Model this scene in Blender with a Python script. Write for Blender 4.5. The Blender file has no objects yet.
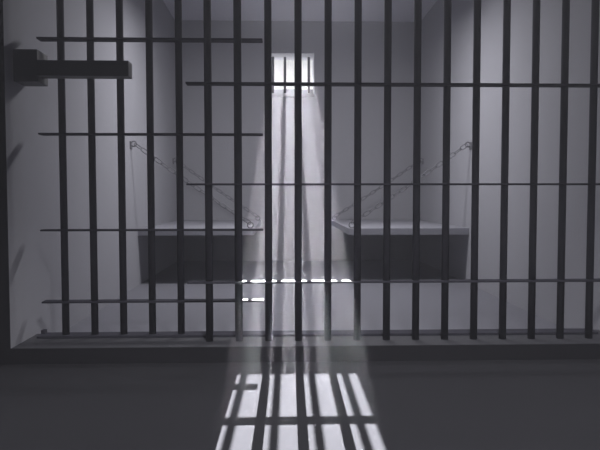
import bpy, bmesh, math, random
from mathutils import Vector, Matrix
S = bpy.context.scene
C = S.collection
PI = math.pi

# ------------------------------------------------------------------ helpers
def obj(name, bm, mat, parent=None, smooth=False):
    me = bpy.data.meshes.new(name)
    bmesh.ops.recalc_face_normals(bm, faces=bm.faces[:])
    if smooth:
        for f in bm.faces: f.smooth = True
    bm.to_mesh(me); bm.free()
    o = bpy.data.objects.new(name, me); C.objects.link(o)
    if mat: me.materials.append(mat)
    if parent: o.parent = parent
    return o

def tag(o, label=None, cat=None, group=None, kind=None):
    if label: o['label'] = label
    if cat: o['category'] = cat
    if group: o['group'] = group
    if kind: o['kind'] = kind
    return o

def thing(name, label, cat, loc=(0, 0, 0), group=None):
    o = bpy.data.objects.new(name, None); C.objects.link(o); o.location = loc
    o.empty_display_size = .05
    return tag(o, label, cat, group)

def add_box(bm, x0, x1, y0, y1, z0, z1, bevel=0):
    vs = [bm.verts.new((x, y, z)) for z in (z0, z1) for y in (y0, y1) for x in (x0, x1)]
    fs = [bm.faces.new([vs[i] for i in q]) for q in
          ((0, 2, 3, 1), (4, 5, 7, 6), (0, 1, 5, 4), (2, 6, 7, 3), (0, 4, 6, 2), (1, 3, 7, 5))]
    if bevel:
        es = list({e for f in fs for e in f.edges})
        bmesh.ops.bevel(bm, geom=es, offset=bevel, segments=2, profile=.6, affect='EDGES')

def box(x0, x1, y0, y1, z0, z1, bevel=0):
    bm = bmesh.new(); add_box(bm, x0, x1, y0, y1, z0, z1, bevel); return bm

def add_rod(bm, a, b, r, seg=20):
    a = Vector(a); b = Vector(b); d = b - a
    q = d.to_track_quat('Z', 'Y').to_matrix().to_4x4()
    m = Matrix.Translation((a + b) / 2) @ q
    bmesh.ops.create_cone(bm, cap_ends=True, segments=seg, radius1=r, radius2=r, depth=d.length, matrix=m)

def add_sweep(bm, pts, r, seg=8, closed=False):
    n = len(pts); rings = []
    up = Vector((0, 0, 1))
    for i, p in enumerate(pts):
        p = Vector(p)
        if closed: t = Vector(pts[(i+1) % n]) - Vector(pts[i-1])
        else: t = Vector(pts[min(i+1, n-1)]) - Vector(pts[max(i-1, 0)])
        t.normalize()
        s = t.cross(up)
        if s.length < 1e-3: s = t.cross(Vector((0, 1, 0)))
        s.normalize(); u = s.cross(t)
        rings.append([bm.verts.new(p + s*r*math.cos(2*PI*k/seg) + u*r*math.sin(2*PI*k/seg)) for k in range(seg)])
    for i in range(n if closed else n-1):
        A = rings[i]; B = rings[(i+1) % n]
        for k in range(seg):
            bm.faces.new((A[k], A[(k+1) % seg], B[(k+1) % seg], B[k]))
    if not closed:
        bm.faces.new(rings[0]); bm.faces.new(rings[-1][::-1])

# ---------------------------------------------------------------- materials
def mat(name, col, rough=.7, spec=.3, metal=0, var=.06, scale=3, bump=0., bscale=60):
    m = bpy.data.materials.new(name); m.use_nodes = True
    nt = m.node_tree; N = nt.nodes; L = nt.links
    b = N['Principled BSDF']
    b.inputs['Roughness'].default_value = rough
    b.inputs['Specular IOR Level'].default_value = spec
    b.inputs['Metallic'].default_value = metal
    tc = N.new('ShaderNodeTexCoord')
    n1 = N.new('ShaderNodeTexNoise'); n1.inputs['Scale'].default_value = scale; n1.inputs['Detail'].default_value = 5
    L.new(tc.outputs['Object'], n1.inputs['Vector'])
    cr = N.new('ShaderNodeValToRGB')
    cr.color_ramp.elements[0].position = .3; cr.color_ramp.elements[1].position = .7
    cr.color_ramp.elements[0].color = (*[c*(1-var) for c in col], 1)
    cr.color_ramp.elements[1].color = (*[min(1, c*(1+var)) for c in col], 1)
    L.new(n1.outputs['Fac'], cr.inputs['Fac']); L.new(cr.outputs['Color'], b.inputs['Base Color'])
    if bump:
        n2 = N.new('ShaderNodeTexNoise'); n2.inputs['Scale'].default_value = bscale; n2.inputs['Detail'].default_value = 4
        L.new(tc.outputs['Object'], n2.inputs['Vector'])
        bp = N.new('ShaderNodeBump'); bp.inputs['Strength'].default_value = bump; bp.inputs['Distance'].default_value = .002
        L.new(n2.outputs['Fac'], bp.inputs['Height']); L.new(bp.outputs['Normal'], b.inputs['Normal'])
    return m

M_wall = mat('painted_plaster', (.32, .319, .353), .75, .2, var=.015, scale=1.5, bump=.15)
M_ceil = mat('ceiling_plaster', (.6, .597, .67), .8, .2, var=.015, scale=1.5)
M_floor = mat('cell_floor_concrete', (.18, .18, .21), .6, .3, var=.02, scale=1.2, bump=.15)
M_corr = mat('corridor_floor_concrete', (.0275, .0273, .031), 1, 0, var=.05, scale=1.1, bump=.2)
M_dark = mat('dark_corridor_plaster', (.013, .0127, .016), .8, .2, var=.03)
M_sill = mat('threshold_concrete', (.045, .045, .053), .7, .25, var=.03)
M_bar = mat('dark_painted_steel', (.042, .041, .054), .8, .06, var=.05, scale=12)
M_lock = mat('dark_lock_steel', (.045, .044, .052), .5, .4, var=.05, scale=12)
M_bench = mat('bed_concrete', (.27, .27, .31), .65, .3, var=.02, scale=2, bump=.1)
M_chain = mat('chain_steel', (.14, .14, .155), .6, .3, metal=0, var=.05, scale=20)

# --------------------------------------------------------------- dimensions
H = .79
XL, XR = -1.277, 1.702          # side walls of the cell
YB, YF = 7.588, 2.92            # back wall, front face of the opening
ZC = 2.92
ZS = .076                       # top of threshold
T = .38                         # thickness of back wall
XA, XE = -3.2, 3.6              # corridor extents
YK = -2.2
ZL = 2.50                       # underside of lintel

def struct(name, bm, m):
    o = obj(name, bm, m); o['kind'] = 'structure'; return o

# ------------------------------------------------------------ room shell
struct('floor', box(XL-.2, XR+.2, YF, YB+T, -.2, 0), M_floor)
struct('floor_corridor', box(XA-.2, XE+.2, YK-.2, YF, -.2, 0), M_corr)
struct('ceiling', box(XL-.2, XR+.2, YF+.25, YB+T, ZC, ZC+.2), M_ceil)
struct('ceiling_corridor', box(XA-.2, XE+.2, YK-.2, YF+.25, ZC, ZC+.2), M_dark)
struct('wall_left', box(XL-.2, XL, YF+.001, YB, 0, ZC), M_wall)
struct('wall_right', box(XR, XR+.2, YF+.001, YB, 0, ZC), M_wall)
# front wall facing the corridor: two piers and the lintel above the barred opening
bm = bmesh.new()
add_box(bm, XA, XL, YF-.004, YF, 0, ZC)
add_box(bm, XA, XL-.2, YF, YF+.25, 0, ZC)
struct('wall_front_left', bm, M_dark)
bm = bmesh.new()
add_box(bm, XR, XE, YF-.004, YF, 0, ZC)
add_box(bm, XR+.2, XE, YF, YF+.25, 0, ZC)
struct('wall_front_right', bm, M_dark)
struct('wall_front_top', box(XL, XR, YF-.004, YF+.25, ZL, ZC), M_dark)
bm = bmesh.new()
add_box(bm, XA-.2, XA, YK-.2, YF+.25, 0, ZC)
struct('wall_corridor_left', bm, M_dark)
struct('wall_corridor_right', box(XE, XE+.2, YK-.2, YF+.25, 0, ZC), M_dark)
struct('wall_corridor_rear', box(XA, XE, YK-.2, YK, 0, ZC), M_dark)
# raised threshold under the bars
struct('trim_2', box(XL, XR, YF-.004, YF+.002, 0, ZS-.001), M_dark)
struct('trim_1', box(XL, XR, YF+.002, 3.235, 0, ZS, .004), M_sill)

# back wall with the small high window (opening with sloped inner sill)
WX0, WX1 = -.137, .408
WZ0, WZ1 = 2.008, 2.536
WZO = 2.165
bm = bmesh.new()
x0, x1 = XL-.2, XR+.2
add_box(bm, x0, WX0, YB, YB+T, 0, ZC)
add_box(bm, WX1, x1, YB, YB+T, 0, ZC)
add_box(bm, WX0, WX1, YB, YB+T, WZ1, ZC)
vs = [bm.verts.new(p) for p in ((WX0, YB, 0), (WX1, YB, 0), (WX1, YB+T, 0), (WX0, YB+T, 0),
                                (WX0, YB, WZ0), (WX1, YB, WZ0), (WX1, YB+T, WZO), (WX0, YB+T, WZO))]
for q in ((0, 3, 2, 1), (4, 5, 6, 7), (0, 1, 5, 4), (1, 2, 6, 5), (2, 3, 7, 6), (3, 0, 4, 7)):
    bm.faces.new([vs[i] for i in q])
struct('wall_back', bm, M_wall)

# window grille: four upright bars standing in the opening
win = bpy.data.objects.new('window_1', None); C.objects.link(win); win['kind'] = 'structure'
win.location = ((WX0+WX1)/2, YB+.2, WZ0)
for k in range(4):
    bm = bmesh.new(); add_rod(bm, (0, 0, 0.06), (0, 0, WZ1-WZ0+.01), .016, 16)
    b = obj('window_bar', bm, M_bar, win, True)
    b.location = (-.097+k*.1493-(WX0+WX1)/2, 0, 0)

M_skylit = mat('skylit_reveal_white', (.85, .85, .88), .8, .1, var=.01)  # sky light on the window reveal, put into an extra pale colour
ox, oy, oz = win.location
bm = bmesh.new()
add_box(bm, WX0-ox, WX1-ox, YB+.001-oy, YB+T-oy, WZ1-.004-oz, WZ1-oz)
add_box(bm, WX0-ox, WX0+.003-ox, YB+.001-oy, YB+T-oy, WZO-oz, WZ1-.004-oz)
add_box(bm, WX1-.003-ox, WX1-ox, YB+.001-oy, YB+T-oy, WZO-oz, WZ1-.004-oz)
obj('reveal_brightener', bm, M_skylit, win)  # added thin skin that brightens the top and sides of the opening

# ------------------------------------------------------------- cell bars
PITCH = .1467
def plate(x0, x1, zc, d=.072, t=.009):
    return box(x0, x1, -d/2, d/2, zc-t/2, zc+t/2, .0012)

def grille(name, label, cat, Y, x_first, n, rails, rx0, rx1, z0, z1, railsize=.062):
    t = thing(name, label, cat, ((rx0+rx1)/2, Y, z0))
    ox = (rx0+rx1)/2
    bm = bmesh.new(); add_rod(bm, (0, 0, 0), (0, 0, z1-z0), .0178, 24)
    first = obj('bar', bm, M_bar, t)
    for f in first.data.polygons: f.use_smooth = len(f.vertices) == 4
    for i in range(n):
        b = first if i == 0 else first.copy()
        if i: C.objects.link(b); b.parent = t
        b.location = (x_first+i*PITCH-ox, 0, 0)
    for z in rails:
        obj('crossbar', plate(rx0-ox, rx1-ox, z-z0, railsize), M_bar, t)
    return t

# fixed grille (front plane), stands in the threshold
grille('cell_bars', 'fixed dark steel grille filling the right side, with three long crossbars in view',
       'bars', 3.039, -.3555, 14, (.369, .851, 1.339, 1.827, 2.315), -.4586, XR, ZS-.004, ZL)
# sliding door (rear plane), pushed to the left
door = grille('sliding_door', 'sliding barred steel door at left, behind the fixed bars, with shorter crossbars',
              'door', 3.160, -.3673-5*PITCH, 7, (.257, .6215, 1.1055, 1.578, 2.06, 2.44), -1.210, -.0914, .0885, ZL-.03)
# floor track under the bars
t = thing('floor_track', 'low dark steel track plate lying on the threshold behind the bars', 'track', (0, 3.165, ZS))
obj('track_plate', box(-1.235, 1.645, -.045, .045, 0, .012, .002), M_bar, t)
for x in (-1.235, 1.625):
    obj('end_stop', box(x, x+.02, .012, .045, .012, .030, .002), M_bar, t)
t = thing('top_track', 'dark steel channel that guides the sliding door under the lintel', 'track', (0, 3.165, ZL-.03))
bm = bmesh.new(); add_box(bm, -1.27, 1.69, -.03, .03, 0, .03)
obj('channel', bm, M_bar, t)

# ------------------------------------------------------------- lock
t = thing('door_lock', 'dark steel lock box on the left wall with thick bolt across the door bars', 'lock', (XL, 2.965, 1.43))
obj('lock_box', box(0, .114, .05, .185, -.088, .065, .003), M_lock, t)
obj('bolt', box(.11, .547, .045, .122, -.061, .013, .002), M_lock, t)

# ------------------------------------------------------------- benches
def ring_pts(c, r, n, ax):
    out = []
    for k in range(n):
        a = 2*PI*k/n
        out.append((c[0]+r*math.cos(a), c[1], c[2]+r*math.sin(a)) if ax == 'y' else (c[0], c[1]+r*math.cos(a), c[2]+r*math.sin(a)))
    return out

BZ, BF = .506, 5.523
def bench(label, xw, xi, sgn):
    # sgn = direction from side wall to the inner edge
    t = thing('wall_bed', label, 'bed', (xw, BF, BZ-.062))
    w = abs(xi-xw)
    a, b = (0, w) if sgn > 0 else (-w, 0)
    obj('bed_slab', box(a, b, 0, YB-BF, 0, .062, .004), M_bench, t)
    for y in (.06, 1.88):
        e = bmesh.new()
        xx = sgn*(w-.035)
        add_sweep(e, ring_pts((xx, y, .062+.028), .026, 20, 'y'), .0055, 8, True)
        add_rod(e, (xx, y, .060), (xx, y, .068), .016, 16)
        obj('eye_bolt', e, M_chain, t, True)
    return t
bench('pale wall bed slab fixed to the left wall, hung on two chains', XL, -.243, 1)
bench('pale wall bed slab fixed to the right wall, hung on two chains', XR, .609, -1)

# ------------------------------------------------------------- chains
def link_mesh():
    bm = bmesh.new(); L = .042; r = .0165; pts = []
    n = 8
    for k in range(n+1):
        a = -PI/2 + PI*k/n; pts.append((L/2+r*math.cos(a)+.0, 0, r*math.sin(a)))
    for k in range(n+1):
        a = PI/2 + PI*k/n; pts.append((-L/2+r*math.cos(a), 0, r*math.sin(a)))
    add_sweep(bm, pts, .0037, 8, True)
    me = bpy.data.meshes.new('link'); bmesh.ops.recalc_face_normals(bm, faces=bm.faces[:])
    for f in bm.faces: f.smooth = True
    bm.to_mesh(me); bm.free(); me.materials.append(M_chain); return me
LM = link_mesh()

def chain(label, xw, xi, y_w, y_b, zt, sgn):
    a = Vector((xw+sgn*.035, y_w, zt)); b = Vector((xi-sgn*.035, y_b, BZ+.046))
    t = thing('bed_chain', label, 'chain', tuple(b), group='chains that hold up the wall beds')
    d = a-b; ln = d.length
    n = round(ln/.066)
    q0 = Matrix.Rotation(math.atan2(d.z, d.x), 4, Vector((0, -1, 0)))
    yaw = math.asin(d.y/ln)
    for i in range(n):
        f = (i+.5)/n
        sag = -.012*4*f*(1-f)
        o = bpy.data.objects.new('link', LM); C.objects.link(o); o.parent = t
        tilt = .15 + (.9 if i % 2 else -.6)
        o.matrix_local = Matrix.Translation(d*f+Vector((0, 0, sag))) @ q0 @ Matrix.Rotation(tilt, 4, 'X')
    # wall fixing: plate and eye
    e = bmesh.new()
    x0, x1 = sorted((xw-b.x, xw-b.x+sgn*.010))
    add_box(e, x0, x1, d.y-.028, d.y+.028, d.z-.045, d.z+.020, .002)
    obj('wall_plate', e, M_chain, t)
    e = bmesh.new()
    add_sweep(e, ring_pts((d.x-sgn*.006, d.y, d.z), .022, 18, 'y'), .005, 8, True)
    obj('wall_eye', e, M_chain, t, True)
    return t
chain('front chain of the left bed, nearer the cell bars', XL, -.243, 5.30, 5.583, 1.240, 1)
chain('rear chain of the left bed, near the back wall', XL, -.243, 7.36, 7.403, 1.225, 1)
chain('front chain of the right bed, nearer the cell bars', XR, .609, 5.50, 5.583, 1.256, -1)
chain('rear chain of the right bed, near the back wall', XR, .609, 7.36, 7.403, 1.225, -1)

# ------------------------------------------------------------- hanging lamp
LX, LY, LZ = .21, 5.08, 2.478
t = thing('ceiling_lamp', 'rectangular lamp hung on two rods from the cell ceiling', 'lamp', (LX, LY, LZ))
obj('lamp_housing', box(-.58, .58, -.17, .17, .004, .06, .004), M_wall, t)
for x in (-.2, .2):
    bm = bmesh.new(); add_rod(bm, (x, 0, .06), (x, 0, ZC-LZ), .008, 12)
    obj('rod', bm, M_bar, t, True)
ld = bpy.data.lights.new('lamp_light', 'AREA'); ld.shape = 'RECTANGLE'; ld.size = 1.1; ld.size_y = .3
ld.energy = 57; ld.color = (1, .99, 1.02)
lo = bpy.data.objects.new('lamp_light', ld); C.objects.link(lo); lo.location = (LX, LY, LZ-.006); lo.rotation_euler = (math.radians(4), 0, 0)

cl = bpy.data.lights.new('corridor_fill_spot', 'SPOT'); cl.spot_size = math.radians(114); cl.spot_blend = .6  # added fill spot to lift the corridor floor; has no fixture
cl.energy = 480; cl.color = (1, .985, 1.02); cl.shadow_soft_size = .12
co = bpy.data.objects.new('corridor_fill_spot', cl); C.objects.link(co); co.location = (.35, .65, ZC-.14)

# ------------------------------------------------------------- sun and sky
sd = bpy.data.lights.new('sun', 'SUN'); sd.energy = 180; sd.angle = math.radians(.15)
so = bpy.data.objects.new('sun', sd); C.objects.link(so)
d = Vector((-.0134, -1, -.4117))
so.rotation_euler = d.to_track_quat('-Z', 'Y').to_euler()
so.location = (.2, 12, 5)

W = bpy.data.worlds.new('World'); S.world = W; W.use_nodes = True
nt = W.node_tree; N = nt.nodes; L = nt.links
bg = N['Background']
tc = N.new('ShaderNodeTexCoord'); sx = N.new('ShaderNodeSeparateXYZ'); L.new(tc.outputs['Generated'], sx.inputs[0])
cr = N.new('ShaderNodeValToRGB'); L.new(sx.outputs['Z'], cr.inputs['Fac'])
cr.color_ramp.elements[0].position = .12; cr.color_ramp.elements[0].color = (.95, .95, .96, 1)
cr.color_ramp.elements[1].position = .26; cr.color_ramp.elements[1].color = (.72, .72, .75, 1)
L.new(cr.outputs['Color'], bg.inputs['Color']); bg.inputs['Strength'].default_value = 1.0

# ------------------------------------------------------------- haze in the air
hm = bpy.data.materials.new('dusty_air'); hm.use_nodes = True
nt = hm.node_tree; nt.nodes.clear()
out = nt.nodes.new('ShaderNodeOutputMaterial'); vs_ = nt.nodes.new('ShaderNodeVolumeScatter')
vs_.inputs['Color'].default_value = (.9, .9, 1, 1)
vs_.inputs['Density'].default_value = .0145; vs_.inputs['Anisotropy'].default_value = .25
nt.links.new(vs_.outputs['Volume'], out.inputs['Volume'])
hz = obj('haze', box(XA-.1, XE+.1, YK-.1, YB+.15, -.1, ZC+.1), hm)
tag(hz, 'thin dusty air that shows the sunbeams falling from the window', 'haze', kind='stuff')

# ------------------------------------------------------------- camera
cd = bpy.data.cameras.new('Camera'); cam = bpy.data.objects.new('Camera', cd); C.objects.link(cam)
cd.sensor_width = 36; cd.lens = 616.29*36/600
cam.location = (0, 0, H)
cam.rotation_mode = 'XYZ'
yaw, pitch, roll = math.radians(1.7593), math.radians(2.6262), math.radians(-.0498)
R = Matrix.Rotation(-yaw, 3, 'Z') @ Matrix.Rotation(PI/2-pitch, 3, 'X') @ Matrix.Rotation(roll, 3, 'Z')
cam.rotation_euler = R.to_euler()
cd.clip_start = .02
S.camera = cam

S.view_settings.view_transform = 'Standard'; S.view_settings.look = 'None'
S.view_settings.gamma = 1; S.view_settings.use_curve_mapping = False
S.view_settings.exposure = 0
